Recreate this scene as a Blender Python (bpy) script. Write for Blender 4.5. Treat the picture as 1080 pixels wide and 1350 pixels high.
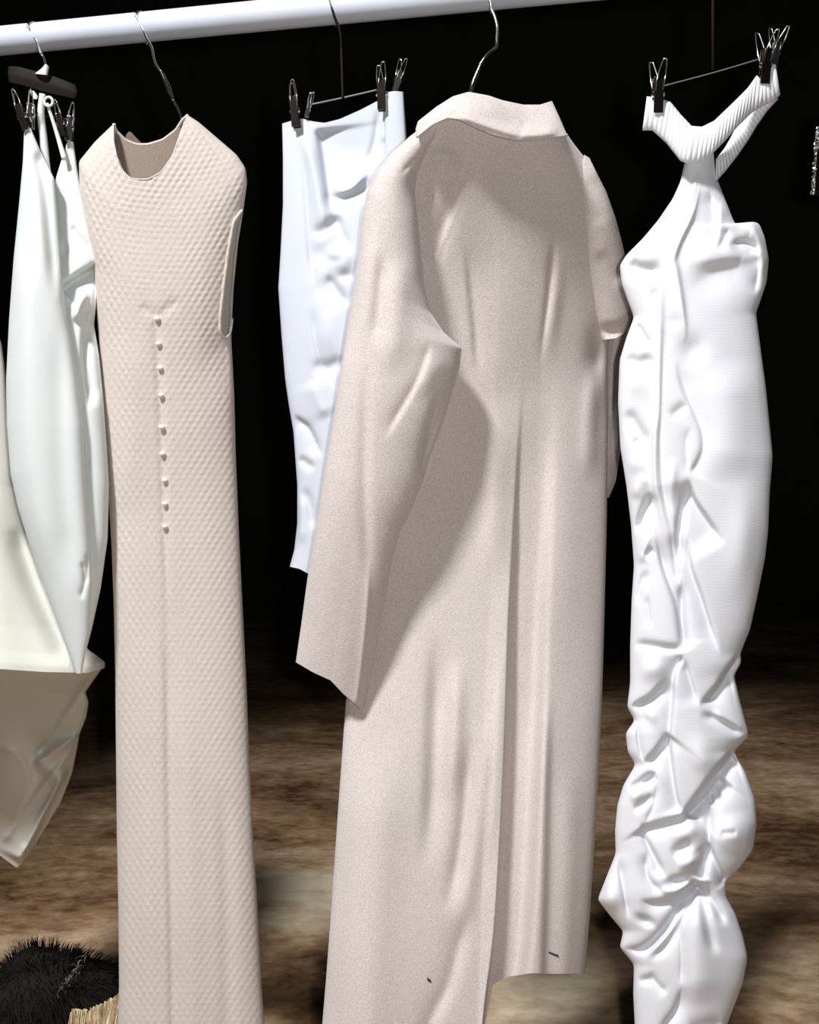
import bpy, math, random
import numpy as np
from mathutils import Vector

random.seed(7); np.random.seed(7)
for o in list(bpy.data.objects): bpy.data.objects.remove(o)
scene = bpy.context.scene
COL = scene.collection

# ------------------------------------------------------------------ camera
F_PX = 1400.0
PITCH = math.radians(5.0)
CAM = np.array([0.0, 0.0, 1.2])
cam_data = bpy.data.cameras.new('camera')
cam_data.sensor_fit = 'VERTICAL'; cam_data.sensor_height = 36.0
cam_data.lens = 36.0 * F_PX / 1350.0
cam = bpy.data.objects.new('camera', cam_data); COL.objects.link(cam)
cam.location = CAM; cam.rotation_euler = (math.radians(90) - PITCH, 0, 0)
cam_data.clip_start = 0.02
scene.camera = cam

# ------------------------------------------------------------------ world, lights, exposure
w = bpy.data.worlds.new('night'); scene.world = w; w.use_nodes = True
w.node_tree.nodes['Background'].inputs[0].default_value = (0.75, 0.85, 1.0, 1)
w.node_tree.nodes['Background'].inputs[1].default_value = 0.012
scene.view_settings.view_transform = 'Standard'; scene.view_settings.look = 'None'
scene.view_settings.gamma = 1.0; scene.view_settings.use_curve_mapping = False
scene.view_settings.exposure = 0.0

def spot(name, loc, target, energy, size, angle, blend, color):
    d = bpy.data.lights.new(name, 'SPOT'); d.energy = energy; d.shadow_soft_size = size
    d.spot_size = math.radians(angle); d.spot_blend = blend; d.color = color
    o = bpy.data.objects.new(name, d); COL.objects.link(o); o.location = loc
    o.rotation_euler = (Vector(target) - Vector(loc)).to_track_quat('-Z', 'Y').to_euler()
    return o
# ceiling spotlight up and to the left, and the flash beside the lens
spot('ceiling_spotlight', (-1.35, -0.75, 4.2), (0.06, 1.80, 0.38), 930, 0.24, 38.5, 0.6, (0.98, 0.985, 1.0))
fl = bpy.data.lights.new('camera_flash', 'POINT'); fl.energy = 32; fl.shadow_soft_size = 0.012; fl.color = (1.0, 0.97, 0.93)
flo = bpy.data.objects.new('camera_flash', fl); COL.objects.link(flo); flo.location = (0.05, -0.01, 1.215)

# ------------------------------------------------------------------ projection helpers
FW = np.array([0, math.cos(PITCH), -math.sin(PITCH)]); UP = np.array([0, math.sin(PITCH), math.cos(PITCH)])
def rays(p):
    p = np.asarray(p, float)
    x = (p[..., 0] - 540) / F_PX; y = -(p[..., 1] - 675) / F_PX
    return FW + x[..., None] * np.array([1.0, 0, 0]) + y[..., None] * UP
def place(p, plane, h=0.0):
    """photo point(s) on the vertical plane  Y = d + s*X , moved h metres towards the viewer along the plane's normal"""
    d, s = plane; r = rays(p)
    t = (d - np.asarray(h) * math.sqrt(1 + s * s)) / (r[..., 1] - s * r[..., 0])
    return CAM + r * t[..., None]
def pt(x, y, plane, h=0.0): return place(np.array([[x, y]]), plane, np.array([h]))[0]
def floor_pt(x, y):
    r = rays(np.array([[x, y]]))[0]; t = -CAM[2] / r[2]; return CAM + r * t

# ------------------------------------------------------------------ object helpers
def thing(name, label, cat, loc, group=None):
    o = bpy.data.objects.new(name, None); COL.objects.link(o); o.location = loc; o.empty_display_size = 0.05
    o['label'] = label; o['category'] = cat
    if group: o['group'] = group
    return o
def mesh_obj(name, verts, faces, mat, parent=None, smooth=True, label=None):
    verts = np.asarray(verts, float)
    if parent is not None:
        off = np.array(parent.matrix_basis.translation)
        if parent.parent is not None: off = off + np.array(parent.parent.matrix_basis.translation)
        verts = verts - off
    me = bpy.data.meshes.new(name); me.from_pydata(verts.tolist(), [], [list(map(int, f)) for f in faces]); me.update()
    if smooth: me.polygons.foreach_set('use_smooth', [True] * len(me.polygons))
    me.materials.append(mat)
    o = bpy.data.objects.new(name, me); COL.objects.link(o)
    if parent is not None: o.parent = parent
    if label: o['label'] = label
    return o
def structure(o): o['kind'] = 'structure'; return o

def catmull(pts, n):
    pts = np.asarray(pts, float)
    if len(pts) == 2: return pts[0] + (pts[1] - pts[0]) * np.linspace(0, 1, n)[:, None]
    P = np.vstack([2 * pts[0] - pts[1], pts, 2 * pts[-1] - pts[-2]])
    seg = np.linalg.norm(np.diff(pts, axis=0), axis=1); cum = np.r_[0, np.cumsum(seg)]
    s = np.linspace(0, cum[-1], n); out = []
    for v in s:
        i = min(max(np.searchsorted(cum, v, 'right') - 1, 0), len(seg) - 1)
        t = (v - cum[i]) / max(seg[i], 1e-9); a, b, c, d = P[i:i + 4]
        out.append(0.5 * (2 * b + (c - a) * t + (2 * a - 5 * b + 4 * c - d) * t * t + (3 * b - a - 3 * c + d) * t ** 3))
    return np.array(out)

def tube_mesh(path, rad, seg=8, flat=1.0, cap=True):
    path = np.asarray(path, float); n = len(path); rad = np.broadcast_to(rad, (n,))
    V = []; Fc = []; up = None
    for i in range(n):
        t = path[min(i + 1, n - 1)] - path[max(i - 1, 0)]; t = t / (np.linalg.norm(t) + 1e-12)
        if up is None:
            a = np.array([0, 0, 1.0]) if abs(t[2]) < 0.9 else np.array([0, 1.0, 0])
        else: a = up
        s = np.cross(a, t); s /= np.linalg.norm(s) + 1e-12; up = np.cross(t, s)
        for k in range(seg):
            q = 2 * math.pi * k / seg
            V.append(path[i] + rad[i] * (math.cos(q) * s + flat * math.sin(q) * up))
    for i in range(n - 1):
        for k in range(seg):
            a = i * seg + k; b = i * seg + (k + 1) % seg
            Fc.append((a, b, b + seg, a + seg))
    if cap:
        Fc.append(tuple(range(seg - 1, -1, -1))); Fc.append(tuple((n - 1) * seg + k for k in range(seg)))
    return V, Fc
def tube(name, path, rad, mat, parent, seg=8, flat=1.0, label=None):
    v, f = tube_mesh(path, rad, seg, flat); return mesh_obj(name, v, f, mat, parent, label=label)
def ptube(name, pix, plane, h, rad, mat, parent, n=24, seg=8, label=None):
    c = catmull(pix, n); hh = np.interp(np.linspace(0, 1, n), np.linspace(0, 1, len(np.atleast_1d(h))), np.atleast_1d(h))
    if not np.isscalar(rad): rad = np.interp(np.linspace(0, 1, n), np.linspace(0, 1, len(rad)), rad)
    return tube(name, place(c, plane, hh), rad, mat, parent, seg, label=label)

def box_mesh(c, ax, ay, az):
    c = np.asarray(c, float); V = []
    for sx in (-1, 1):
        for sy in (-1, 1):
            for sz in (-1, 1): V.append(c + sx * np.asarray(ax) + sy * np.asarray(ay) + sz * np.asarray(az))
    Fc = [(0, 1, 3, 2), (4, 6, 7, 5), (0, 4, 5, 1), (2, 3, 7, 6), (0, 2, 6, 4), (1, 5, 7, 3)]
    return V, Fc
def bevel(o, wd, seg=2):
    m = o.modifiers.new('bevel', 'BEVEL'); m.width = wd; m.segments = seg; return o

# ---- cloth shells: outline + fold field
def polyline(pts, n):
    pts = np.asarray(pts, float); d = np.r_[0, np.cumsum(np.linalg.norm(np.diff(pts, axis=0), axis=1))]
    s = np.linspace(0, d[-1], n)
    return np.stack([np.interp(s, d, pts[:, 0]), np.interp(s, d, pts[:, 1])], 1)
def smooth_line(p, k):
    if k <= 0: return p
    for _ in range(k):
        q = p.copy(); q[1:-1] = 0.25 * p[:-2] + 0.5 * p[1:-1] + 0.25 * p[2:]; p = q
    return p

def crease(P, pts, amp, wl, wr, kind='k', t0=0.12, t1=0.12):
    """fold along a line of photo points; wl / wr are its widths to the left / right of the direction of travel"""
    pts = np.asarray(pts, float); n = max(6 * len(pts), 14); c = catmull(pts, n)
    X = P[..., 0]; Y = P[..., 1]
    m = 4.5 * max(wl, wr)
    box = (X > c[:, 0].min() - m) & (X < c[:, 0].max() + m) & (Y > c[:, 1].min() - m) & (Y < c[:, 1].max() + m)
    out = np.zeros(X.shape)
    if not box.any(): return out
    x = X[box]; y = Y[box]
    best = np.full(x.shape, 1e9); side = np.zeros(x.shape); tt = np.zeros(x.shape)
    for i in range(n - 1):
        a = c[i]; b = c[i + 1]; ab = b - a; L2 = ab @ ab + 1e-9
        t = np.clip(((x - a[0]) * ab[0] + (y - a[1]) * ab[1]) / L2, 0, 1)
        dx = x - (a[0] + t * ab[0]); dy = y - (a[1] + t * ab[1]); d = np.hypot(dx, dy)
        upd = d < best
        best = np.where(upd, d, best); tt = np.where(upd, (i + t) / (n - 1), tt)
        # image y runs down: positive cross = to the right of travel
        side = np.where(upd, ab[0] * (y - a[1]) - ab[1] * (x - a[0]), side)
    wd = np.where(side > 0, wr, wl)
    if kind == 'k': prof = np.exp(-np.sqrt((best / wd) ** 2 + 0.02) + 0.14)
    elif kind == 'p':       # a sunk strip with a flat floor on the right, a sharp edge on the left
        q = np.clip((best / wr - 1) / 0.7, 0, 1); prof = np.where(side > 0, 1 - q * q * (3 - 2 * q), np.exp(-(best / wl) ** 2))
    else:
        prof = np.exp(-(best / wd) ** 2)
        ln = np.linalg.norm(np.diff(c, axis=0), axis=1).sum()
        lo = min(0.5, 0.5 * max(wl, wr) / ln * 3)
        t0 = max(t0, lo) if t0 > 0 else 0; t1 = max(t1, lo) if t1 > 0 else 0
    tp = np.ones(x.shape)
    if t0 > 0: tp *= np.clip(tt / t0, 0, 1)
    if t1 > 0: tp *= np.clip((1 - tt) / t1, 0, 1)
    tp = tp * tp * (3 - 2 * tp)
    out[box] = amp * prof * tp
    return out
def dent(P, c, amp, rx, ry=None, rot=0):
    ry = ry or rx; a = math.radians(rot)
    dx = P[..., 0] - c[0]; dy = P[..., 1] - c[1]
    u = dx * math.cos(a) + dy * math.sin(a); v = -dx * math.sin(a) + dy * math.cos(a)
    return amp * np.exp(-(u / rx) ** 2 - (v / ry) ** 2)
def S0(c, amp, rx, ry): return ('dent', c, amp, rx, ry)
def field(P, folds):
    h = np.zeros(P.shape[:2])
    for f in folds:
        if f[0] == 'dent': h += dent(P, *f[1:])
        else: h += crease(P, *f[1:], kind=f[0]) if len(f) <= 5 else crease(P, f[1], f[2], f[3], f[4], f[0], *f[5:])
    return h
def coons(T, B, L, R):
    nu = len(T); nv = len(L)
    u = np.linspace(0, 1, nu); u = (1 - np.cos(math.pi * u)) / 2 * 0.6 + u * 0.4
    def re(c, s):
        q = np.linspace(0, 1, len(c)); return np.stack([np.interp(s, q, c[:, 0]), np.interp(s, q, c[:, 1])], 1)
    T = re(T, u); B = re(B, u); v = np.linspace(0, 1, nv)
    U = u[None, :, None]; V = v[:, None, None]
    P = (1 - U) * L[:, None] + U * R[:, None] + (1 - V) * T[None] + V * B[None]
    P = P - ((1 - U) * (1 - V) * L[0] + U * (1 - V) * R[0] + (1 - U) * V * L[-1] + U * V * R[-1])
    return P, u, v
def inside(P, poly):
    x = P[..., 0]; y = P[..., 1]; r = np.zeros(x.shape, bool); n = len(poly); j = n - 1
    for i in range(n):
        xi, yi = poly[i]; xj, yj = poly[j]
        r ^= ((yi > y) != (yj > y)) & (x < (xj - xi) * (y - yi) / (yj - yi + 1e-12) + xi); j = i
    return r

SURF = {}
def surf_h(x, y):
    P, h = SURF['last']; d = (P[..., 0] - x) ** 2 + (P[..., 1] - y) ** 2
    return float(h.flat[int(d.argmin())])
def shell(name, mat, parent, plane, top, bot, left, right, nu, nv, thick, folds=(), base=0.0, top_back=None,
          back=True, extra=None, holes=None, sm=3, smt=4, label=None, back_scale=0.8, both=False, soft=3):
    """one cloth tube: a front sheet with folds and a back sheet, joined along both sides"""
    L = smooth_line(polyline(left, nv), sm); R = smooth_line(polyline(right, nv), sm)
    T = smooth_line(polyline(top, nu * 2), smt); B = smooth_line(polyline(bot, nu * 2), smt)
    T[0] = L[0]; T[-1] = R[0]; B[0] = L[-1]; B[-1] = R[-1]
    T = T[np.linspace(0, len(T) - 1, nu).round().astype(int)]; B = B[np.linspace(0, len(B) - 1, nu).round().astype(int)]
    P, u, v = coons(T, B, L, R)
    prof = np.sqrt(np.clip(1 - (2 * u - 1) ** 2, 0, 1))
    def along(vals):
        vals = np.atleast_1d(vals); a = np.interp(v, np.linspace(0, 1, len(vals)), vals)
        if len(vals) > 2:
            k = max(1, int(nv / (len(vals) - 1) * 0.55)); pad = np.r_[2 * a[0] - a[k:0:-1], a, 2 * a[-1] - a[-2:-k - 2:-1]]
            ker = np.hanning(2 * k + 3)[1:-1]; a = np.convolve(pad, ker / ker.sum(), 'valid')
        return a
    th = along(thick); bs = along(base)
    edge = np.clip(np.minimum(u, 1 - u) / 0.06, 0, 1); edge = edge * edge * (3 - 2 * edge)
    h = bs[:, None] + th[:, None] * prof[None] ** 0.9
    fld = field(P, folds)
    for _ in range(soft):
        fld[1:-1] = 0.25 * fld[:-2] + 0.5 * fld[1:-1] + 0.25 * fld[2:]
        fld[:, 1:-1] = 0.25 * fld[:, :-2] + 0.5 * fld[:, 1:-1] + 0.25 * fld[:, 2:]
    if extra is not None: fld = fld + extra(P)
    h = h + fld * (0.25 + 0.75 * edge[None])
    SURF['last'] = (P, h)
    Vf = place(P, plane, h)
    verts = [Vf.reshape(-1, 3)]; faces = []
    keep = np.ones((nv - 1, nu - 1), bool)
    if holes:
        C = 0.25 * (P[:-1, :-1] + P[1:, :-1] + P[:-1, 1:] + P[1:, 1:])
        for hp in holes: keep &= ~inside(C, hp)
    idx = np.arange(nu * nv).reshape(nv, nu)
    q = np.stack([idx[:-1, :-1], idx[1:, :-1], idx[1:, 1:], idx[:-1, 1:]], -1)[keep]
    faces.append(q)
    if back:
        if top_back is not None:
            Tb = smooth_line(polyline(top_back, nu * 2), smt); Tb[0] = L[0]; Tb[-1] = R[0]
            Tb = Tb[np.linspace(0, len(Tb) - 1, nu).round().astype(int)]
            Pb, _, _ = coons(Tb, B, L, R)
        else: Pb = P
        hb = bs[:, None] - back_scale * th[:, None] * prof[None] ** 0.9
        e0 = fld * (0.25 + 0.75 * edge[None])
        # the side columns are shared, so the back sheet meets the front there
        mixw = np.exp(-np.minimum(u, 1 - u) / 0.01)[None]
        hb = hb + mixw * e0 + (0.5 * fld * edge[None] if both else 0)
        Vb = place(Pb, plane, hb)
        ib = np.zeros((nv, nu), int); ib[:, 0] = idx[:, 0]; ib[:, -1] = idx[:, -1]
        ib[:, 1:-1] = nu * nv + np.arange(nv * (nu - 2)).reshape(nv, nu - 2)
        verts.append(Vb[:, 1:-1].reshape(-1, 3))
        faces.append(np.stack([ib[:-1, :-1], ib[:-1, 1:], ib[1:, 1:], ib[1:, :-1]], -1).reshape(-1, 4))
    return mesh_obj(name, np.vstack(verts), np.vstack(faces), mat, parent, label=label)

# ------------------------------------------------------------------ materials
def new_mat(name):
    m = bpy.data.materials.new(name); m.use_nodes = True
    return m, m.node_tree.nodes, m.node_tree.links, m.node_tree.nodes['Principled BSDF']
def cloth_mat(name, col, col2, rough=0.9, sheen=0.2, speck=900, bump=0.25, big=6, bumpdist=0.0006, weave=None):
    m, N, K, b = new_mat(name)
    tc = N.new('ShaderNodeTexCoord')
    n1 = N.new('ShaderNodeTexNoise'); n1.inputs['Scale'].default_value = speck; n1.inputs['Detail'].default_value = 3
    n2 = N.new('ShaderNodeTexNoise'); n2.inputs['Scale'].default_value = big; n2.inputs['Detail'].default_value = 3
    K.new(tc.outputs['Object'], n1.inputs['Vector']); K.new(tc.outputs['Object'], n2.inputs['Vector'])
    mx = N.new('ShaderNodeMath'); mx.operation = 'MULTIPLY_ADD'; mx.inputs[1].default_value = 0.75
    K.new(n1.outputs['Fac'], mx.inputs[0])
    m2 = N.new('ShaderNodeMath'); m2.operation = 'MULTIPLY'; m2.inputs[1].default_value = 0.25
    K.new(n2.outputs['Fac'], m2.inputs[0]); K.new(m2.outputs[0], mx.inputs[2])
    r = N.new('ShaderNodeValToRGB'); r.color_ramp.elements[0].position = 0.3; r.color_ramp.elements[1].position = 0.7
    r.color_ramp.elements[0].color = (*col2, 1); r.color_ramp.elements[1].color = (*col, 1)
    K.new(mx.outputs[0], r.inputs['Fac']); K.new(r.outputs['Color'], b.inputs['Base Color'])
    b.inputs['Roughness'].default_value = rough
    b.inputs['Sheen Weight'].default_value = sheen; b.inputs['Sheen Roughness'].default_value = 0.5
    b.inputs['Specular IOR Level'].default_value = 0.25
    bp = N.new('ShaderNodeBump'); bp.inputs['Strength'].default_value = bump; bp.inputs['Distance'].default_value = bumpdist
    if weave:
        wv = N.new('ShaderNodeTexWave'); wv.wave_type = 'BANDS'; wv.bands_direction = 'Z'; wv.inputs['Scale'].default_value = weave
        wv.inputs['Distortion'].default_value = 1.5; wv.inputs['Detail'].default_value = 1
        K.new(tc.outputs['Object'], wv.inputs['Vector'])
        ad = N.new('ShaderNodeMath'); ad.operation = 'ADD'; K.new(wv.outputs['Fac'], ad.inputs[0]); K.new(n1.outputs['Fac'], ad.inputs[1])
        K.new(ad.outputs[0], bp.inputs['Height'])
    else: K.new(n1.outputs['Fac'], bp.inputs['Height'])
    K.new(bp.outputs['Normal'], b.inputs['Normal'])
    return m
def plain(name, col, rough=0.5, metal=0.0, noise=0.06, scale=40, spec=0.5):
    m, N, K, b = new_mat(name)
    tc = N.new('ShaderNodeTexCoord'); n = N.new('ShaderNodeTexNoise'); n.inputs['Scale'].default_value = scale
    K.new(tc.outputs['Object'], n.inputs['Vector'])
    r = N.new('ShaderNodeValToRGB')
    r.color_ramp.elements[0].color = (*[c * (1 - noise) for c in col], 1); r.color_ramp.elements[1].color = (*[min(1, c * (1 + noise)) for c in col], 1)
    K.new(n.outputs['Fac'], r.inputs['Fac']); K.new(r.outputs['Color'], b.inputs['Base Color'])
    b.inputs['Roughness'].default_value = rough; b.inputs['Metallic'].default_value = metal
    b.inputs['Specular IOR Level'].default_value = spec
    return m

M_KNIT = cloth_mat('beige_knit', (0.69, 0.62, 0.57), (0.49, 0.43, 0.385), 0.95, 0.15, 700, 0.3)
M_NECKSHADE = cloth_mat('neck_shade_cloth', (0.31, 0.245, 0.20), (0.22, 0.17, 0.14), 0.95, 0.05, 600, 0.3)  # darker brown-beige that paints the shade inside the neck
M_WOOL = cloth_mat('taupe_wool', (0.70, 0.63, 0.605), (0.47, 0.415, 0.395), 0.95, 0.25, 520, 0.6)
M_WHITE = cloth_mat('white_jersey', (0.735, 0.745, 0.79), (0.665, 0.675, 0.735), 0.55, 0.1, 900, 0.15, weave=260)
M_SKIRT = cloth_mat('white_satin', (0.61, 0.64, 0.70), (0.565, 0.595, 0.66), 0.42, 0.05, 800, 0.08)
M_MINT = cloth_mat('pale_mint_cloth', (0.71, 0.75, 0.74), (0.64, 0.675, 0.665), 0.8, 0.1, 800, 0.2)
M_CREAM = cloth_mat('cream_cloth', (0.72, 0.71, 0.645), (0.63, 0.62, 0.55), 0.8, 0.1, 700, 0.2)
M_RIB = cloth_mat('white_rib', (0.76, 0.76, 0.80), (0.68, 0.68, 0.74), 0.85, 0.1, 900, 0.2)
M_RAIL = plain('white_painted_steel', (0.62, 0.66, 0.75), 0.38, 0, 0.03, 30)
M_CHROME = plain('chrome_wire', (0.82, 0.78, 0.76), 0.16, 1.0, 0.04, 60)
M_DARKSTEEL = plain('dark_steel', (0.11, 0.085, 0.07), 0.25, 1.0, 0.2, 80)
M_BLACK = plain('black_plastic', (0.014, 0.010, 0.008), 0.7, 0, 0.3, 60, 0.15)
M_WPLASTIC = plain('white_plastic', (0.75, 0.74, 0.72), 0.4, 0, 0.03, 60)
M_PEARL = plain('pearl', (0.90, 0.86, 0.80), 0.18, 0, 0.03, 60)
M_BROWN = plain('brown_label', (0.16, 0.10, 0.08), 0.8, 0, 0.2, 200)
M_THREAD = plain('black_thread', (0.02, 0.015, 0.015), 0.8, 0, 0.2, 100)
M_FUR = plain('dark_fur', (0.012, 0.009, 0.007), 0.8, 0, 0.5, 60, 0.15)
M_FURTIP = plain('grey_fur_tips', (0.30, 0.29, 0.27), 0.6, 0, 0.4, 90)
M_FRINGE = plain('tan_fringe', (0.88, 0.60, 0.42), 0.6, 0, 0.5, 45)
M_SEQUIN = plain('silver_sequins', (0.9, 0.92, 0.95), 0.25, 1.0, 0.05, 60)
M_CLEAR = plain('clear_line', (0.16, 0.155, 0.14), 0.4, 0, 0.05, 60)

def floor_mat():
    m, N, K, b = new_mat('stained_floor')
    tc = N.new('ShaderNodeTexCoord')
    mp = N.new('ShaderNodeMapping'); mp.inputs['Scale'].default_value = (0.55, 1.0, 1.0); K.new(tc.outputs['Object'], mp.inputs['Vector'])
    a = N.new('ShaderNodeTexNoise'); a.inputs['Scale'].default_value = 2.6; a.inputs['Detail'].default_value = 9; a.inputs['Roughness'].default_value = 0.62; a.inputs['Distortion'].default_value = 0.8
    c = N.new('ShaderNodeTexNoise'); c.inputs['Scale'].default_value = 30; c.inputs['Detail'].default_value = 8; c.inputs['Roughness'].default_value = 0.7
    K.new(mp.outputs['Vector'], a.inputs['Vector']); K.new(mp.outputs['Vector'], c.inputs['Vector'])
    s = N.new('ShaderNodeMath'); s.operation = 'MULTIPLY_ADD'; s.inputs[1].default_value = 0.38
    m2 = N.new('ShaderNodeMath'); m2.operation = 'MULTIPLY'; m2.inputs[1].default_value = 0.62
    K.new(a.outputs['Fac'], m2.inputs[0]); K.new(c.outputs['Fac'], s.inputs[0]); K.new(m2.outputs[0], s.inputs[2])
    r = N.new('ShaderNodeValToRGB'); e = r.color_ramp.elements
    e[0].position = 0.34; e[0].color = (0.10, 0.048, 0.022, 1); e[1].position = 0.68; e[1].color = (0.82, 0.70, 0.51, 1)
    x = e.new(0.46); x.color = (0.36, 0.215, 0.115, 1); x = e.new(0.56); x.color = (0.60, 0.43, 0.27, 1)
    # pale patches with ragged edges
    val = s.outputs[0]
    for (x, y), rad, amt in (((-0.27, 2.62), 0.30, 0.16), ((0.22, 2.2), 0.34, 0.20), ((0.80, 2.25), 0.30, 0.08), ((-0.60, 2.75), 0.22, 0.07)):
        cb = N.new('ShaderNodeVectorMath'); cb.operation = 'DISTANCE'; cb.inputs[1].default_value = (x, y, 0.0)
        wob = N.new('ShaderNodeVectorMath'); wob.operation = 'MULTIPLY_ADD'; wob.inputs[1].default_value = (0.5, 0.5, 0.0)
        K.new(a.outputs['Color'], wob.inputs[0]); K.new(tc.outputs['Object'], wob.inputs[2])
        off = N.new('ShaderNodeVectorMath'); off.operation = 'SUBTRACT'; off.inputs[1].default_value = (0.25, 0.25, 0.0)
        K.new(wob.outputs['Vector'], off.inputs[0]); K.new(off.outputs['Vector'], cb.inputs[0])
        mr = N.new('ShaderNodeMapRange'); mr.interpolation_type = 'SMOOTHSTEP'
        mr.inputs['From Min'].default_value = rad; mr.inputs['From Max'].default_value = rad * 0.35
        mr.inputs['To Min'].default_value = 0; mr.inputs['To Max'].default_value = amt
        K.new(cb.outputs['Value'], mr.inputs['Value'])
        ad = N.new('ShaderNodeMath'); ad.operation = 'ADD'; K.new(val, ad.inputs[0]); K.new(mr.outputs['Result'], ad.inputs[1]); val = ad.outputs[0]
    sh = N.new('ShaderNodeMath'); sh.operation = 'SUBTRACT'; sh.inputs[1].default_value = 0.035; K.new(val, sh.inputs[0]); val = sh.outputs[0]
    K.new(val, r.inputs['Fac']); K.new(r.outputs['Color'], b.inputs['Base Color'])
    b.inputs['Roughness'].default_value = 0.7; b.inputs['Specular IOR Level'].default_value = 0.25
    bp = N.new('ShaderNodeBump'); bp.inputs['Strength'].default_value = 0.4; bp.inputs['Distance'].default_value = 0.004
    K.new(s.outputs[0], bp.inputs['Height']); K.new(bp.outputs['Normal'], b.inputs['Normal'])
    return m
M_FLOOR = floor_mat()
M_WALL = plain('black_wall_paint', (0.040, 0.050, 0.028), 0.9, 0, 0.2, 3, 0.1)

# ------------------------------------------------------------------ the setting
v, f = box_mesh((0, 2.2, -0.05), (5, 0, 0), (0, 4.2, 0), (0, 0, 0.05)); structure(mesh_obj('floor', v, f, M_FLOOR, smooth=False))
v, f = box_mesh((0, 6.35, 2.25), (5, 0, 0), (0, 0.05, 0), (0, 0, 2.25)); structure(mesh_obj('wall_back', v, f, M_WALL, smooth=False))
v, f = box_mesh((0, 6.285, 0.05), (5, 0, 0), (0, 0.015, 0), (0, 0, 0.05)); structure(mesh_obj('baseboard_back', v, f, M_WALL, smooth=False))

v, f = box_mesh((0, 2.2, 4.55), (5, 0, 0), (0, 4.2, 0), (0, 0, 0.05)); structure(mesh_obj('ceiling', v, f, M_WALL, smooth=False))

# ------------------------------------------------------------------ clothes rail
RAIL_Z = 1.75; RAIL_R = 0.0198
def on_height(x, y, z):
    r = rays(np.array([[x, y]]))[0]; return CAM + r * ((z - CAM[2]) / r[2])
RA = on_height(0, 54, RAIL_Z); RB = on_height(760, -19, RAIL_Z)
RD = (RB - RA) / np.linalg.norm(RB - RA)
RAIL0 = RA - RD * 0.75; RAIL1 = RB + RD * 0.75
rail = thing('clothes_rail', 'white painted steel clothes rail carrying all the hangers', 'clothes rail', ((RAIL0 + RAIL1) / 2 * np.array([1, 1, 0])).tolist())
tube('rail_bar', [RAIL0 + (RAIL1 - RAIL0) * t for t in np.linspace(0, 1, 30)], RAIL_R, M_RAIL, rail, 32)
RN = np.cross(RD, [0, 0, 1.0])
if RN[1] > 0: RN = -RN           # towards the viewer
for e in (RAIL0, RAIL1):
    tube('upright', [e + np.array([0, 0, -RAIL_Z + 0.03 + (RAIL_Z - 0.03) * t]) for t in np.linspace(0, 1, 6)], RAIL_R * 0.95, M_RAIL, rail, 20)
    b0 = np.array([e[0], e[1], 0.02])
    tube('foot', [b0 - RN * 0.28, b0, b0 + RN * 0.28], 0.02, M_RAIL, rail, 16)
def rail_at(px):
    """rail centre whose picture column is px"""
    lo, hi = 0.0, 1.0
    for _ in range(50):
        m = (lo + hi) / 2; p = RAIL0 + (RAIL1 - RAIL0) * m
        x = 540 + F_PX * p[0] / ((p - CAM) @ FW)
        if x < px: lo = m
        else: hi = m
    return RAIL0 + (RAIL1 - RAIL0) * lo
def hook_path(px, r=0.0019):
    c = rail_at(px); R = RAIL_R + r
    out = []
    for a in np.linspace(-150, 62, 26):     # from below behind, over the top, down the front
        q = math.radians(a - 0)
        out.append(c + R * (math.sin(q) * RN + math.cos(q) * np.array([0, 0, 1.0])))
    return out, c
def hook(px, pix, parent, plane, h=0.0, r=0.0019, mat=None):
    a, c = hook_path(px, r)
    n = 22; p = catmull(pix, n)
    d0 = np.linspace(0, 1, n)
    tail = place(p, plane, np.zeros(n))
    # blend in depth from the front of the rail to the garment plane
    start = a[-1]; ks = np.clip(d0 / 0.5, 0, 1)[:, None]
    rr = rays(p); dep = start[1] * (1 - ks[:, 0]) + tail[:, 1] * ks[:, 0]
    tail = CAM + rr * (dep / rr[:, 1])[:, None]
    path = np.vstack([np.array(a), tail])
    return tube('hook', path, r, mat or M_CHROME, parent, 8)

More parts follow.
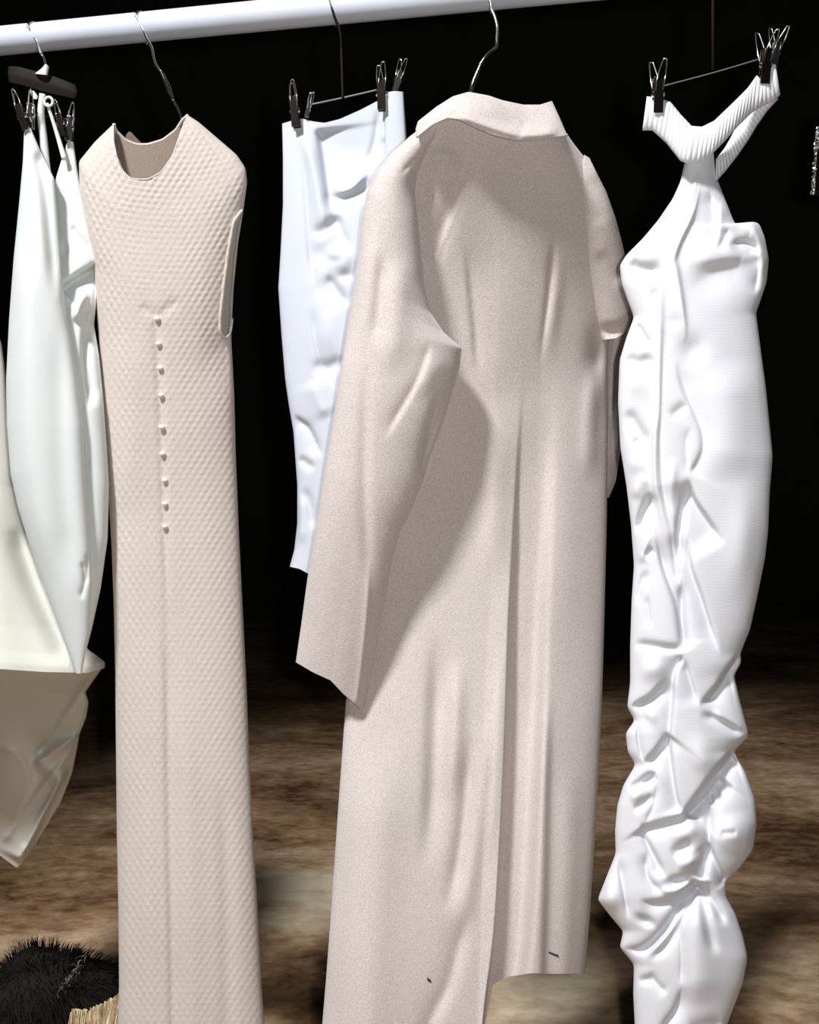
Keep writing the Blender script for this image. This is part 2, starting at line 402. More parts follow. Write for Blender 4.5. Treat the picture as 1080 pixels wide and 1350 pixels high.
# ------------------------------------------------------------------ metal clips
def clip(parent, x, y, plane, ang=0, s=1.0, h=0.0, spread=0.0, col=None):
    """a sprung trouser clip: two flat jaws, a coil and two wire finger levers; (x, y) is the tip of its front jaw"""
    g = []
    base = pt(x, y, plane, h); px = 1.0 / F_PX * plane[0]
    n = np.array([plane[1], -1.0, 0]) / math.sqrt(1 + plane[1] ** 2); rx = np.array([1.0, plane[1], 0]) / math.sqrt(1 + plane[1] ** 2)
    a = math.radians(ang); upv = np.array([0, 0, 1.0]) * math.cos(a) + rx * math.sin(a); sd = rx * math.cos(a) - np.array([0, 0, 1.0]) * math.sin(a)
    wd, ln = 0.0055 * s, 0.040 * s
    for k, (o, nm) in enumerate(((0.0042, 'jaw'), (-0.0042, 'jaw'))):
        c = base + upv * ln * 0.5 + n * (o * s)
        v, f = box_mesh(c, sd * wd, upv * ln * 0.5, n * 0.0011 * s); ob = bevel(mesh_obj(nm, v, f, col or M_DARKSTEEL, parent, smooth=False), 0.0006)
    # pads, coil and levers
    v, f = tube_mesh([base + upv * ln * 0.55 - sd * wd * 1.3, base + upv * ln * 0.55 + sd * wd * 1.3], 0.0034 * s, 12); mesh_obj('spring', v, f, M_CHROME, parent)
    for sg, ext, lean in ((1, 0.050, 0.006), (-1, 0.058, 0.010)):
        p0 = base + upv * ln * 0.55 + n * sg * 0.004 * s
        p1 = base + upv * ln * 1.0 + n * sg * (0.006 + lean * 0.3) * s + sd * sg * spread * 0.5
        p2 = base + upv * (ext * s + 0.006) + n * sg * (0.010 + lean) * s + sd * sg * spread
        path = [p0 - sd * wd * 0.7, p1 - sd * wd * 0.8, p2 - sd * wd * 0.35, p2 + sd * wd * 0.35, p1 + sd * wd * 0.8, p0 + sd * wd * 0.7]
        tube('lever', catmull(np.array(path), 26), 0.0009 * s, M_CHROME, parent, 6)
    return g

# ================================================================== KNIT DRESS
PK = (1.50, 0.05)
knit = thing('knit_dress', 'long sleeveless beige knit dress with pearl buttons down its back', 'dress', pt(250, 1420, PK).tolist())
KL = [(150,163),(125,187),(104,213),(105,250),(113,300),(122,340),(128,420),(134,500),(141,620),(147,720),(150,800),(152,900),(153,1000),(154,1100),(156,1200),(157,1300),(155,1350),(155,1420)]
KR = [(248,152),(262,161),(290,185),(312,204),(324,222),(326,240),(321,277),(314,320),(308,380),(305,445),(309,520),(311,600),(315,700),(320,800),(325,900),(329,1000),(334,1100),(340,1200),(345,1300),(349,1350),(352,1420)]
KTF = [(150,163),(150,185),(154,205),(161,225),(172,236),(195,237),(213,227),(228,205),(240,170),(248,152)]
KTB = [(150,163),(153,173),(165,185),(180,191),(195,191),(215,185),(232,172),(241,158),(248,152)]
HOLE = [(319,276),(309,291),(302,330),(296,375),(291,420),(291,438),(296,446),(302,440),(304,400),(308,350),(314,300),(321,277)]
def knit_relief(P):
    x = P[..., 0]; y = P[..., 1]
    k = np.clip((620 - y) / 460, 0, 1) ** 1.4
    yy = y + k * (0.0022 * (x - 205) ** 2) * 0.9 + k * 0.10 * (205 - x)
    cx, cy = 9.5, 7.6
    row = yy / cy
    a = np.cos(2 * np.pi * (x / cx)) * np.cos(np.pi * row) 
    st = 0.5 + 0.5 * np.cos(2 * np.pi * row)
    am = np.interp(y, [150, 180, 500, 900], [0, 0.00080, 0.00052, 0.00042]) * (1 + 0.35 * np.sin(x * 0.11 + y * 0.043) * np.sin(y * 0.071 - x * 0.05))
    return am * a + 0.6 * am * st
KF = [
 ('k', [(206,418),(210,500),(214,600),(217,694),(221,800),(223,860)], -0.0065, 2.6, 2.6, 0.02, 0.3),
 ('k', [(186,404),(198,412),(206,420)], -0.003, 4, 4),
 ('k', [(234,396),(222,406),(207,420)], -0.003, 4, 4),
 ('r', [(218,760),(221,900),(223,1050),(226,1200),(228,1350),(228,1420)], -0.006, 12, 5, 0.25, 0),
 ('r', [(240,900),(246,1050),(250,1200),(252,1400)], 0.003, 18, 14, 0.3, 0),
 ('r', [(190,1000),(194,1150),(196,1400)], 0.003, 14, 10, 0.3, 0),
 ('r', [(292,1000),(298,1150),(300,1400)], -0.003, 12, 10, 0.3, 0),
 ('r', [(150,430),(170,520),(160,700)], 0.004, 25, 25, 0.3, 0.3),
 ('dent', (290, 470), -0.004, 30, 40),
]
shell('body', M_KNIT, knit, PK, KTF, [(155,1420),(250,1424),(352,1420)], KL, KR, 150, 560, [0.03, 0.040, 0.036, 0.034, 0.036, 0.040], KF, base=[0.034, 0.026, 0.010, 0.0, 0.0, 0.008, 0.018, 0.030, 0.042],
      top_back=KTB, extra=knit_relief, holes=[HOLE], sm=2, smt=3, back_scale=0.55)
KH = [surf_h(x - 6, y) + 0.0022 for x, y in [(207,420),(209,453),(211,485),(212,521),(213,563),(214,598),(217,633),(217,664),(217,694)]]
# rolled neck edge and armhole binding
def edge_tube(name, pix, plane, hfun, r, mat, parent, n=60):
    c = smooth_line(polyline(pix, n), 2); h = np.array([hfun(i / (n - 1), p) for i, p in enumerate(c)])
    return tube(name, place(c, plane, h), r, mat, parent, 8)
edge_tube('neck_binding', KTB, PK, lambda t, p: 0.034 - 0.55 * 0.03 * math.sin(math.pi * t), 0.0022, M_KNIT, knit)
edge_tube('neck_binding', KTF, PK, lambda t, p: 0.033 + 0.031 * math.sin(math.pi * t), 0.0012, M_KNIT, knit)
edge_tube('armhole_binding', [(319,277),(308,292),(301,330),(295,375),(290,420),(290,438),(296,447),(303,441),(306,420)], PK, lambda t, p: surf_h(p[0], p[1]) + 0.0008, 0.0023, M_KNIT, knit)
for k, (x, y) in enumerate([(207,420),(209,453),(211,485),(212,521),(213,563),(214,598),(217,633),(217,664),(217,694)]):
    c = pt(x, y, PK, KH[k]); V = []; Fc = []
    n = np.array([PK[1], -1.0, 0]); nr, ns = 6, 12
    for i in range(nr + 1):
        a = math.pi * i / nr
        for j in range(ns):
            b = 2 * math.pi * j / ns; V.append(c + 0.0042 * np.array([math.sin(a) * math.cos(b), -0.8 * math.cos(a), 0.8 * math.sin(a) * math.sin(b)]))
    for i in range(nr):
        for j in range(ns): Fc.append((i * ns + j, i * ns + (j + 1) % ns, (i + 1) * ns + (j + 1) % ns, (i + 1) * ns + j))
    mesh_obj('button', V, Fc, M_PEARL, knit, label='small round pearl button' if k == 0 else None)
shell('neck_shade_panel', M_NECKSHADE, knit, PK, [(152,172),(165,186),(180,192),(195,192),(215,186),(232,173),(241,160)], [(158,235),(180,250),(200,250),(235,225)], [(152,172),(152,200),(158,235)], [(241,160),(240,190),(235,225)], 40, 30, 0.006, base=0.024, smt=2, sm=1, label='dark panel standing in for shade inside the neck')  # added panel, its dark colour stands in for the neck's inner shade
shell('neck_label', M_BROWN, knit, PK, [(166,178),(171,172),(178,180),(186,188)], [(164,198),(186,200)], [(166,178),(164,198)], [(186,188),(186,200)], 10, 8, 0.0008, base=0.010, smt=0, sm=0, label='brown label inside the neck')
hk = thing('wire_hanger', 'slim chrome wire hanger holding the beige knit dress', 'hanger', pt(222, 200, PK).tolist())
hook(188, [(189,40),(193,50),(200,62),(203,76),(206,86),(215,100),(224,124),(236,146),(240,160)], hk, PK)
ptube('flat_neck', [(211,92),(217,104),(223,118),(229,133)], PK, 0.0, [0.002, 0.0038, 0.0040, 0.002], M_CHROME, hk)
ptube('arm', [(240,158),(270,176),(300,204),(313,220)], PK, 0.0, 0.0022, M_CHROME, hk)
ptube('arm', [(240,158),(236,200),(200,252),(150,240),(120,222)], PK, [0, 0, 0, 0], 0.0022, M_CHROME, hk)

# ================================================================== TAUPE COAT
PC = (1.45, 0.20)
coat = thing('wool_coat', 'long taupe wool coat seen from behind with an open collar', 'coat', pt(600, 1430, PC).tolist())
BL = [(566,164),(540,186),(524,225),(522,300),(520,420),(500,600),(475,800),(456,925),(447,1050),(438,1180),(430,1290),(425,1350),(420,1430)]
BR = [(740,166),(757,190),(776,214),(792,240),(806,272),(812,300),(814,335),(810,375),(806,412),(803,445),(801,500),(802,560),(800,700),(797,820),(794,920),(789,1030),(783,1130),(777,1220),(771,1283)]
BT = [(566,164),(600,150),(650,160),(700,165),(740,166)]
BB = [(420,1430),(520,1432),(628,1430),(640,1350),(650,1298),(668,1288),(700,1283),(735,1284),(771,1283)]
BF = [
 # centre back pleat: sharp left panel edge, sunk strip on its right
 ('p', [(692,480),(684,620),(679,720),(674,820),(671,920),(667,1020),(661,1130),(654,1230),(642,1320),(632,1420)][::-1], -0.030, 1.5, 30, 0, 0.5),
 ('r', [(722,900),(718,1040),(716,1160),(712,1290)], 0.010, 5, 24, 0.3, 0),
 # left seam, pleats and darts
 ('k', [(628,200),(612,248),(596,290),(582,322),(568,360)], 0.0045, 2.4, 3.5),
 ('r', [(624,200),(604,255),(586,300),(564,356)], -0.007, 9, 16),
 ('k', [(629,505),(624,430),(618,370),(612,312)], -0.0055, 1.2, 16, 0.3, 0.4),
 ('k', [(733,300),(726,370),(719,430),(711,490)], -0.0080, 2.4, 3.5, 0.3, 0.5),
 ('r', [(742,310),(732,400),(722,490)], 0.0040, 8, 16, 0.5, 0.5),
 # shoulders, hanger bumps
 ('r', [(548,216),(580,206),(612,214)], 0.006, 11, 9, 0.4, 0.4),
 ('dent', (558, 252), -0.008, 20, 30), ('dent', (590, 190), -0.004, 22, 12),
 ('dent', (690, 240), -0.010, 60, 50), ('dent', (650, 330), -0.006, 50, 60),
 ('dent', (792, 470), -0.012, 16, 34), ('dent', (796, 560), -0.006, 14, 40),
 ('r', [(788,470),(780,540),(775,640)], 0.006, 20, 12, 0.3, 0.3),
 ('r', [(747,480),(744,700),(742,900)], 0.006, 30, 30, 0.4, 0.4),
 # long soft folds of the left skirt panel
 ('r', [(655,520),(652,640),(648,780)], 0.008, 22, 16, 0.4, 0.4),
 ('r', [(578,820),(574,950),(570,1060),(560,1160)], -0.013, 18, 10, 0.35, 0.35),
 ('r', [(604,860),(600,960),(592,1070)], 0.008, 11, 10, 0.35, 0.35),
 ('k', [(620,960),(614,1040),(607,1110),(596,1170),(582,1210)], -0.012, 14, 6, 0.3, 0.3),
 ('r', [(640,940),(632,1060),(618,1160),(606,1240)], 0.008, 12, 12, 0.3, 0.3),
 ('k', [(622,1190),(606,1250),(592,1300),(570,1345),(552,1400)], -0.010, 5, 12, 0.3, 0),
 ('r', [(505,960),(495,1100),(485,1250),(478,1420)], 0.012, 34, 40, 0.3, 0),
 ('r', [(660,840),(655,1000),(645,1150)], 0.004, 9, 6, 0.3, 0.3),
 ('r', [(752,1000),(748,1150),(744,1280)], 0.004, 14, 14, 0.3, 0),
]
shell('body', M_WOOL, coat, PC, BT, BB, BL, BR, 190, 520, [0.036, 0.040, 0.044, 0.05, 0.055, 0.06], BF, base=[0.122, 0.086, 0.044, 0.016, 0.008, 0.016, 0.032, 0.050, 0.066, 0.080, 0.092], sm=6, smt=3, back_scale=0.7)
CH = [surf_h(730, 1257) + 0.0008, surf_h(566, 1292) + 0.001]
SL = [(566,160),(540,180),(515,202),(496,226),(484,252),(478,285),(473,330),(466,380),(455,450),(443,530),(429,615),(416,700),(405,765),(397,825),(390,873)]
SR = [(592,158),(580,178),(562,204),(550,228),(547,252),(551,290),(556,340),(560,380),(568,412),(585,438),(609,459),(606,485),(596,520),(584,558),(567,602),(556,640),(541,675),(528,700),(516,745),(508,790),(500,835),(493,872),(480,940)]
SF = [
 ('k', [(568,452),(556,490),(540,522),(520,556),(503,584)], -0.005, 1.6, 8, 0.15, 0.3),
 ('r', [(484,450),(482,560),(481,640),(484,720),(488,790)], -0.004, 7, 9, 0.3, 0.3),
 ('r', [(590,466),(568,490),(552,530)], 0.004, 12, 18, 0.4, 0.4),
 ('k', [(592,500),(576,530),(567,560),(560,596),(552,640)], -0.008, 22, 4.0, 0.5, 0.4),
 ('r', [(530,330),(522,420),(510,500)], 0.006, 18, 18, 0.3, 0.3),
 ('r', [(492,290),(484,380),(474,470)], 0.004, 14, 14, 0.3, 0.3),
 ('r', [(505,330),(500,400),(494,460)], -0.004, 8, 8, 0.3, 0.3),
 ('k', [(487,730),(484,800),(476,880),(470,925)], 0.005, 5, 5, 0.3, 0),
 ('k', [(580,178),(552,206),(527,230)], -0.0025, 2, 2, 0.1, 0.2),
 ('dent', (548, 250), -0.005, 18, 26),
]
shell('sleeve', M_WOOL, coat, PC, [(566,160),(580,157),(592,158)], [(390,873),(414,887),(436,897),(453,915),(467,927),(480,940)], SL, SR, 110, 360,
      [0.016, 0.034, 0.040, 0.040, 0.036, 0.034, 0.034], SF, base=[0.126, 0.118, 0.108, 0.112, 0.102, 0.080, 0.050], sm=2, smt=1)
shell('sleeve', M_WOOL, coat, PC, [(770,204),(777,208),(786,226)], [(794,448),(812,446),(829,436)], [(770,204),(764,240),(762,290),(768,345),(780,400),(794,448)], [(786,226),(800,254),(812,288),(820,318),(826,345),(831,378),(835,410),(829,436)], 60, 130,
      [0.004, 0.014, 0.020, 0.022, 0.020], [('r', [(776,230),(786,262),(790,300)], -0.002, 12, 12), ('r', [(786,330),(806,360),(824,372)], -0.003, 10, 10), S0((806,436), -0.010, 14, 8)], base=[0.118, 0.098, 0.072, 0.050, 0.034], sm=3)
shell('sleeve_end', M_WOOL, coat, PC, [(778,395),(834,408)], [(770,662),(803,656)], [(778,395),(780,480),(776,600),(770,662)], [(834,408),(824,460),(816,520),(819,590),(812,635),(803,656)], 40, 110,
      [0.02, 0.03, 0.025], [('k', [(815,425),(806,480),(803,560)], -0.006, 3, 6)], base=-0.022, sm=2)
CT = [(551,160),(575,141),(597,127),(618,121),(645,126),(662,132),(690,138),(712,138),(728,133)]
CB = [(549,181),(570,164),(590,155),(607,157),(625,166),(650,177),(680,184),(715,183),(748,178)]
def collar_flare(P): return np.zeros(P.shape[:2])
shell('collar', M_WOOL, coat, PC, CT, CB, [(551,160),(548,170),(549,181)], [(728,133),(738,155),(748,178)], 110, 36, [0.016, 0.022, 0.020],
      [('dent', (640, 140), 0.004, 30, 14), ('dent', (690, 160), -0.005, 30, 12), ('k', [(694,160),(684,182)], -0.003, 2, 3), ('r', [(600,150),(640,165),(690,178),(740,174)], 0.006, 8, 5)],
      base=[0.136, 0.148, 0.154], sm=1, smt=3)
edge_tube('collar_edge', CB, PC, lambda t, p: 0.154 + 0.019 * math.sin(math.pi * t) ** 0.8, 0.0016, M_WOOL, coat)
ptube('tacking_thread', [(723,1255),(730,1258),(736,1260)], PC, CH[0], 0.0011, M_THREAD, coat, 8, 6, label='short black tacking thread')
ptube('tacking_thread', [(564,1290),(566,1293),(568,1292)], PC, CH[1], 0.0014, M_THREAD, coat, 8, 6)
hc = thing('wire_hanger', 'slim bronze-tinted wire hanger inside the taupe coat', 'hanger', pt(650, 190, PC).tolist())
hook(646, [(648,12),(653,24),(656,38),(655,52),(655,62),(643,72),(634,84),(628,98),(622,116),(621,135)], hc, (1.365, 0.20), r=0.0021)
ptube('flat_neck', [(634,84),(629,97),(623,113),(620,130)], PC, 0.11, [0.0015, 0.0032, 0.0034, 0.002], M_CHROME, hc)
ptube('arm', [(621,132),(600,165),(560,200)], PC, 0.11, 0.0024, M_CHROME, hc)
ptube('arm', [(621,132),(690,170),(745,205),(772,225)], PC, 0.11, 0.0024, M_CHROME, hc)

# ================================================================== RUCHED WHITE DRESS
PW = (1.29, 0.0)
ruched = thing('ruched_dress', 'white ruched halter dress with ribbed neckband hanging from clips', 'dress', pt(900, 1425, PW).tolist())
WL = [(906,192),(903,214),(897,240),(887,262),(868,290),(848,314),(826,336),(817,350),(820,375),(829,400),(836,418),(826,445),(817,475),(815,530),(818,590),(826,640),(832,690),(836,745),(833,790),(831,850),(831,900),(827,932),(837,950),(825,966),(828,992),(838,1008),(822,1035),(814,1062),(811,1095),(812,1125),(800,1155),(788,1186),(805,1208),(822,1228),(817,1249),(828,1262),(836,1272),(835,1310),(837,1350),(838,1425)]
WR = [(940,190),(942,215),(945,234),(956,262),(966,288),(970,297),(980,294),(992,292),(1001,294),(1009,314),(1014,342),(1011,372),(1003,396),(997,412),(1002,450),(1010,510),(1016,570),(1019,600),(1015,650),(1013,700),(1009,735),(1000,780),(989,830),(976,862),(978,873),(968,890),(976,925),(988,970),(968,990),(984,1020),(996,1055),(998,1085),(993,1120),(975,1145),(957,1163),(958,1184),(970,1205),(980,1235),(986,1262),(980,1295),(965,1335),(955,1360),(960,1425)]
def S(pts, amp, wl, wr, *t): return ('k', pts, amp, wl, wr, *t)
WF = [
 S([(925,236),(915,280),(899,314),(890,340),(893,356),(900,400),(904,439),(897,460)], 0.008, 2, 16, 0.1, 0.1),
 S([(935,247),(941,288),(943,330)], -0.007, 3, 10),
 S([(914,230),(906,270),(896,300)], -0.004, 4, 4), S([(920,225),(912,265),(903,300)], 0.004, 4, 4),
 S([(952,262),(950,300),(944,330)], 0.006, 8, 8),
 S([(960,324),(978,319),(992,322),(1002,336)], -0.012, 3, 9, 0.3, 0.2), ('r', [(972,308),(992,302),(1004,318),(1008,345),(1002,380)], 0.010, 7, 9, 0.2, 0.3), S([(996,330),(1000,355),(994,390)], -0.008, 4, 8, 0.3, 0.3), S([(962,300),(954,318),(946,332)], -0.006, 3, 6),
 ('r', [(894,346),(930,341),(960,338),(1000,333)], 0.008, 18, 9, 0.4, 0.02),
 ('r', [(905,392),(935,366),(960,354),(1000,346)], -0.008, 12, 22, 0.4, 0.02),
 ('r', [(824,344),(847,356),(876,358)], -0.009, 7, 8), ('r', [(822,330),(850,338),(880,330)], 0.005, 10, 8),
 ('r', [(856,382),(872,394)], -0.003, 6, 6),
 # seam strip down the front
 ('r', [(872,330),(870,400),(869,465),(868,540),(864,575),(864,630),(872,670),(881,710),(892,752)], 0.0075, 4.5, 4.5, 0.2, 0.1),
 S([(866,400),(865,465),(864,540),(859,575),(859,630),(866,672)], -0.0035, 3, 1.5), S([(875,420),(873,520),(871,580),(874,640),(882,680),(890,720)], -0.0035, 1.5, 3),
 S([(838,422),(849,440),(861,458)], -0.006, 2, 12), ('r', [(820,472),(847,479),(862,467)], -0.011, 8, 6, 0.1, 0.05),
 ('r', [(822,500),(845,505),(858,500)], 0.005, 10, 14),
 ('r', [(826,538),(842,566),(856,588)], -0.008, 6, 9), ('r', [(832,580),(848,586),(858,592)], -0.005, 5, 5), ('r', [(826,600),(845,615),(858,612)], 0.005, 8, 10),
 ('r', [(840,706),(849,676),(861,648)], -0.012, 5, 8, 0.2, 0.1), ('r', [(834,660),(843,640),(856,625)], 0.004, 8, 8),
 S([(849,735),(862,722)], -0.005, 3, 4), S([(843,745),(852,720),(860,700)], 0.004, 5, 5),
 # centre panel
 ('dent', (914, 462), -0.006, 16, 18, 20), ('dent', (890, 424), -0.002, 10, 8),
 S([(896,470),(895,490),(904,519),(917,548),(925,571),(925,597),(910,626)], -0.006, 12, 1.8, 0.1, 0.05),
 ('r', [(908,532),(898,540),(883,552)], -0.006, 4, 6), S([(912,561),(906,581),(906,605),(908,628)], -0.004, 2, 5),
 S([(907,628),(915,659),(936,690),(956,720)], -0.013, 1.8, 26, 0.08, 0.25),
 ('r', [(908,632),(900,672),(895,711),(897,750)], -0.011, 5, 4, 0.1, 0.2), ('r', [(888,600),(886,660),(892,700)], 0.004, 6, 6),
 ('r', [(960,470),(962,560),(955,640)], 0.010, 28, 28, 0.3, 0.3),
 ('r', [(984,620),(980,720),(968,800)], 0.006, 16, 18, 0.5, 0.5),
 # lower twist
 S([(907,700),(910,744),(925,788),(938,830),(950,868)], -0.010, 1.6, 14, 0.1, 0.15),
 S([(863,700),(876,752),(894,804),(901,853)], -0.009, 9, 1.8, 0.15, 0.05), S([(898,762),(899,815),(903,858)], -0.010, 4, 4, 0.15, 0.05),
 S([(884,700),(890,740),(897,775)], -0.006, 2, 4),
 ('r', [(834,848),(866,853),(900,857)], -0.007, 5, 5, 0.1, 0.05), S([(853,783),(858,830)], -0.003, 2, 4), ('r', [(838,800),(846,770),(856,750)], -0.004, 5, 5),
 ('r', [(838,880),(862,882),(884,872)], 0.006, 12, 12),
 S([(828,933),(845,926),(860,917),(883,893)], -0.013, 1.6, 13, 0.1, 0.1), ('r', [(850,950),(868,940)], 0.004, 9, 9),
 S([(902,864),(889,887),(885,933),(882,972),(884,998),(891,1047),(898,1072)], -0.011, 1.6, 10, 0.05, 0.05),
 S([(902,866),(912,902),(921,932)], -0.007, 2, 8, 0.1, 0.1),
 S([(921,932),(943,910),(964,879),(977,864)], -0.014, 1.6, 15, 0.08, 0.05),
 ('r', [(922,940),(949,951),(984,970)], -0.008, 5, 5, 0.1, 0.1), ('r', [(938,936),(964,952),(986,966)], 0.005, 5, 5, 0.2, 0.1),
 S([(902,1076),(928,1040),(946,1016),(966,994),(988,972)], -0.022, 1.6, 18, 0.05, 0.03), ('r', [(905,1010),(925,1000),(950,985)], 0.008, 22, 18, 0.2, 0.2),
 S([(840,949),(842,980),(848,1006)], -0.005, 6, 2), S([(848,1008),(864,992),(882,968)], -0.013, 1.6, 12, 0.08, 0.05),
 S([(845,1034),(866,1018)], -0.007, 3, 7), ('r', [(828,1042),(848,1030),(866,1021)], -0.007, 5, 5), ('r', [(833,1070),(850,1058),(864,1046)], -0.006, 4, 5), ('r', [(830,1056),(850,1042)], 0.004, 5, 5),
 S([(843,1093),(876,1084),(902,1076),(928,1052),(950,1022)], -0.013, 1.6, 13, 0.05, 0.05),
 S([(866,1030),(862,1060),(848,1090)], -0.003, 5, 2),
 S([(843,1093),(858,1119),(880,1160)], -0.010, 2, 9, 0.05, 0.1), ('r', [(884,1128),(900,1118),(916,1110)], -0.007, 6, 6), ('r', [(880,1105),(905,1098),(922,1085)], 0.006, 9, 9), ('r', [(890,1143),(908,1138),(922,1128)], 0.006, 7, 6),
 ('dent', (896, 1161), -0.011, 15, 6, -10), S([(852,1122),(855,1156),(876,1179)], -0.007, 2, 7),
 S([(842,1188),(866,1190),(886,1185),(920,1161)], -0.012, 2, 9, 0.1, 0.05), ('r', [(870,1172),(890,1176),(915,1165)], 0.006, 4, 4),
 S([(816,1249),(848,1251),(874,1228),(896,1196),(922,1164)], -0.016, 4, 5, 0.1, 0.03), ('r', [(850,1262),(880,1236),(910,1192)], 0.007, 4, 4),
 S([(856,1270),(891,1224),(925,1162)], -0.012, 3, 8, 0.1, 0.03), ('dent', (851, 1214), -0.009, 12, 6, 25),
 S([(934,1050),(934,1111),(924,1160)], -0.015, 5, 6, 0.1, 0.05), S([(933,1112),(946,1140),(960,1165)], -0.011, 2, 6, 0.05, 0.05),
 ('r', [(960,1070),(966,1100),(962,1130)], 0.010, 20, 20, 0.2, 0.2), ('r', [(948,1099),(974,1097)], -0.004, 3, 4),
 S([(934,1044),(941,1062)], -0.008, 3, 3), S([(940,1036),(952,1058)], -0.008, 3, 3), S([(946,1028),(966,1044)], -0.007, 3, 4),
 ('r', [(923,1162),(936,1233),(947,1262)], -0.008, 7, 6, 0.05, 0.3), ('r', [(926,1166),(942,1192),(958,1222)], -0.008, 5, 5, 0.05, 0.3), ('r', [(922,1180),(920,1260),(925,1330)], 0.010, 22, 16, 0.2, 0.1),
 S([(897,1220),(898,1260),(897,1303)], -0.004, 5, 2), S([(855,1280),(868,1298),(882,1310)], -0.005, 3, 6), ('dent', (852, 1292), -0.006, 8, 5),
 S([(900,1296),(892,1330),(876,1354),(860,1400)], -0.010, 8, 3, 0.15, 0), S([(814,1128),(821,1170),(829,1216)], -0.007, 7, 2), ('dent', (806, 1188), 0.006, 10, 14), ('dent', (800, 1170), 0.003, 12, 14),
 S([(955,1350),(930,1352),(905,1360)], -0.008, 3, 6),
]
def relax(fs, ka, kr, kw):
    out = []
    for f in fs:
        if f[0] == 'dent': out.append(f); continue
        t = [x if x < 0.08 else max(x, 0.28) for x in (list(f[5:]) + [0.12] * (7 - len(f)))]
        out.append((f[0], f[1], f[2] * (ka if f[0] == 'k' else kr), f[3] * kw, f[4] * kw, *t))
    return out
WF = relax([f for f in WF if f[0] == 'dent' or np.mean([p[1] for p in f[1]]) < 640], 0.85, 0.75, 1.2) + relax([f for f in WF if f[0] != 'dent' and np.mean([p[1] for p in f[1]]) >= 640], 1.15, 1.0, 1.1)
WT = [(906,192),(922,190),(940,190)]
shell('body', M_WHITE, ruched, PW, WT, [(838,1425),(900,1428),(960,1425)], WL, WR, 210, 760, [0.012, 0.030, 0.036, 0.036, 0.034, 0.034, 0.032, 0.034], WF, soft=2, sm=8, back_scale=0.8)
# ribbed neckband: two legs of one loop
def ribbed(name, left, right, nu, nv, base, thick, nr):
    L = smooth_line(polyline(left, nv), 2); R = smooth_line(polyline(right, nv), 2)
    u = np.linspace(0, 1, nu); P = L[:, None] * (1 - u)[None, :, None] + R[:, None] * u[None, :, None]
    v = np.linspace(0, 1, nv); bs = np.interp(v, np.linspace(0, 1, len(base)), base)
    prof = np.sqrt(np.clip(1 - (2 * u - 1) ** 2, 0, 1))
    rib = 0.0011 * np.abs(np.sin(math.pi * nr * v))[:, None] * np.ones(nu)[None]
    front = place(P, PW, bs[:, None] + thick * prof[None] + rib); backv = place(P, PW, bs[:, None] - thick * prof[None] - rib)
    idx = np.arange(nu * nv).reshape(nv, nu); ib = idx + nu * nv
    Fc = [np.stack([idx[:-1, :-1], idx[1:, :-1], idx[1:, 1:], idx[:-1, 1:]], -1).reshape(-1, 4), np.stack([ib[:-1, :-1], ib[:-1, 1:], ib[1:, 1:], ib[1:, :-1]], -1).reshape(-1, 4)]
    for c, flip in ((0, False), (nu - 1, True)):
        a = np.stack([idx[:-1, c], ib[:-1, c], ib[1:, c], idx[1:, c]], -1); Fc.append(a[:, ::-1] if flip else a)
    for r_, flip in ((0, True), (nv - 1, False)):
        a = np.stack([idx[r_, :-1], ib[r_, :-1], ib[r_, 1:], idx[r_, 1:]], -1); Fc.append(a[:, ::-1] if flip else a)
    return mesh_obj(name, np.vstack([front.reshape(-1, 3), backv.reshape(-1, 3)]), np.vstack(Fc), M_RIB, ruched)
ribbed('neckband', [(853,127),(868,129),(884,134),(897,150),(912,166),(926,167),(942,159),(968,134),(986,116),(998,99),(1005,106),(1014,86),(1022,80)],
       [(847,172),(860,172),(878,188),(897,212),(905,215),(922,214),(938,204),(955,187),(972,168),(990,150),(1004,140),(1020,134),(1029,125)], 26, 330, [0.016, 0.02, 0.03, 0.032, 0.03, 0.022, 0.016], 0.009, 34)
ribbed('neckband', [(1020,130),(1000,138),(985,148),(972,165),(962,184),(955,196),(944,210)], [(1027,130),(1012,146),(998,166),(986,186),(972,206),(958,224),(944,240)], 18, 200, [0.004, -0.002, -0.006, -0.004, 0.004], 0.007, 22)
hw = thing('clip_hanger', 'chrome clip hanger holding the ruched white dress neckband', 'hanger', pt(940, 90, PW).tolist())
a, c0 = hook_path(930)
top_pt = pt(944, 40, PW); mid = a[-1]
tube('hook', np.vstack([np.array(a), np.array([mid + (pt(940, -60, PW) - mid) * 0.5, pt(941, -40, PW), pt(940, 10, PW, -0.012), pt(940, 92, PW, -0.006)])]), 0.0017, M_BLACK, hw, 8)
ptube('crossbar', [(876,113),(940,96),(1008,76)], PW, -0.004, 0.0007, M_CLEAR, hw)
clip(hw, 867, 150, PW, 0, 1.0, 0.026, 0.004); clip(hw, 1007, 112, PW, 3, 1.0, 0.026, 0.006)
clip(hw, 1019, 90, PW, 8, 0.75, 0.018, 0.006, M_CHROME)

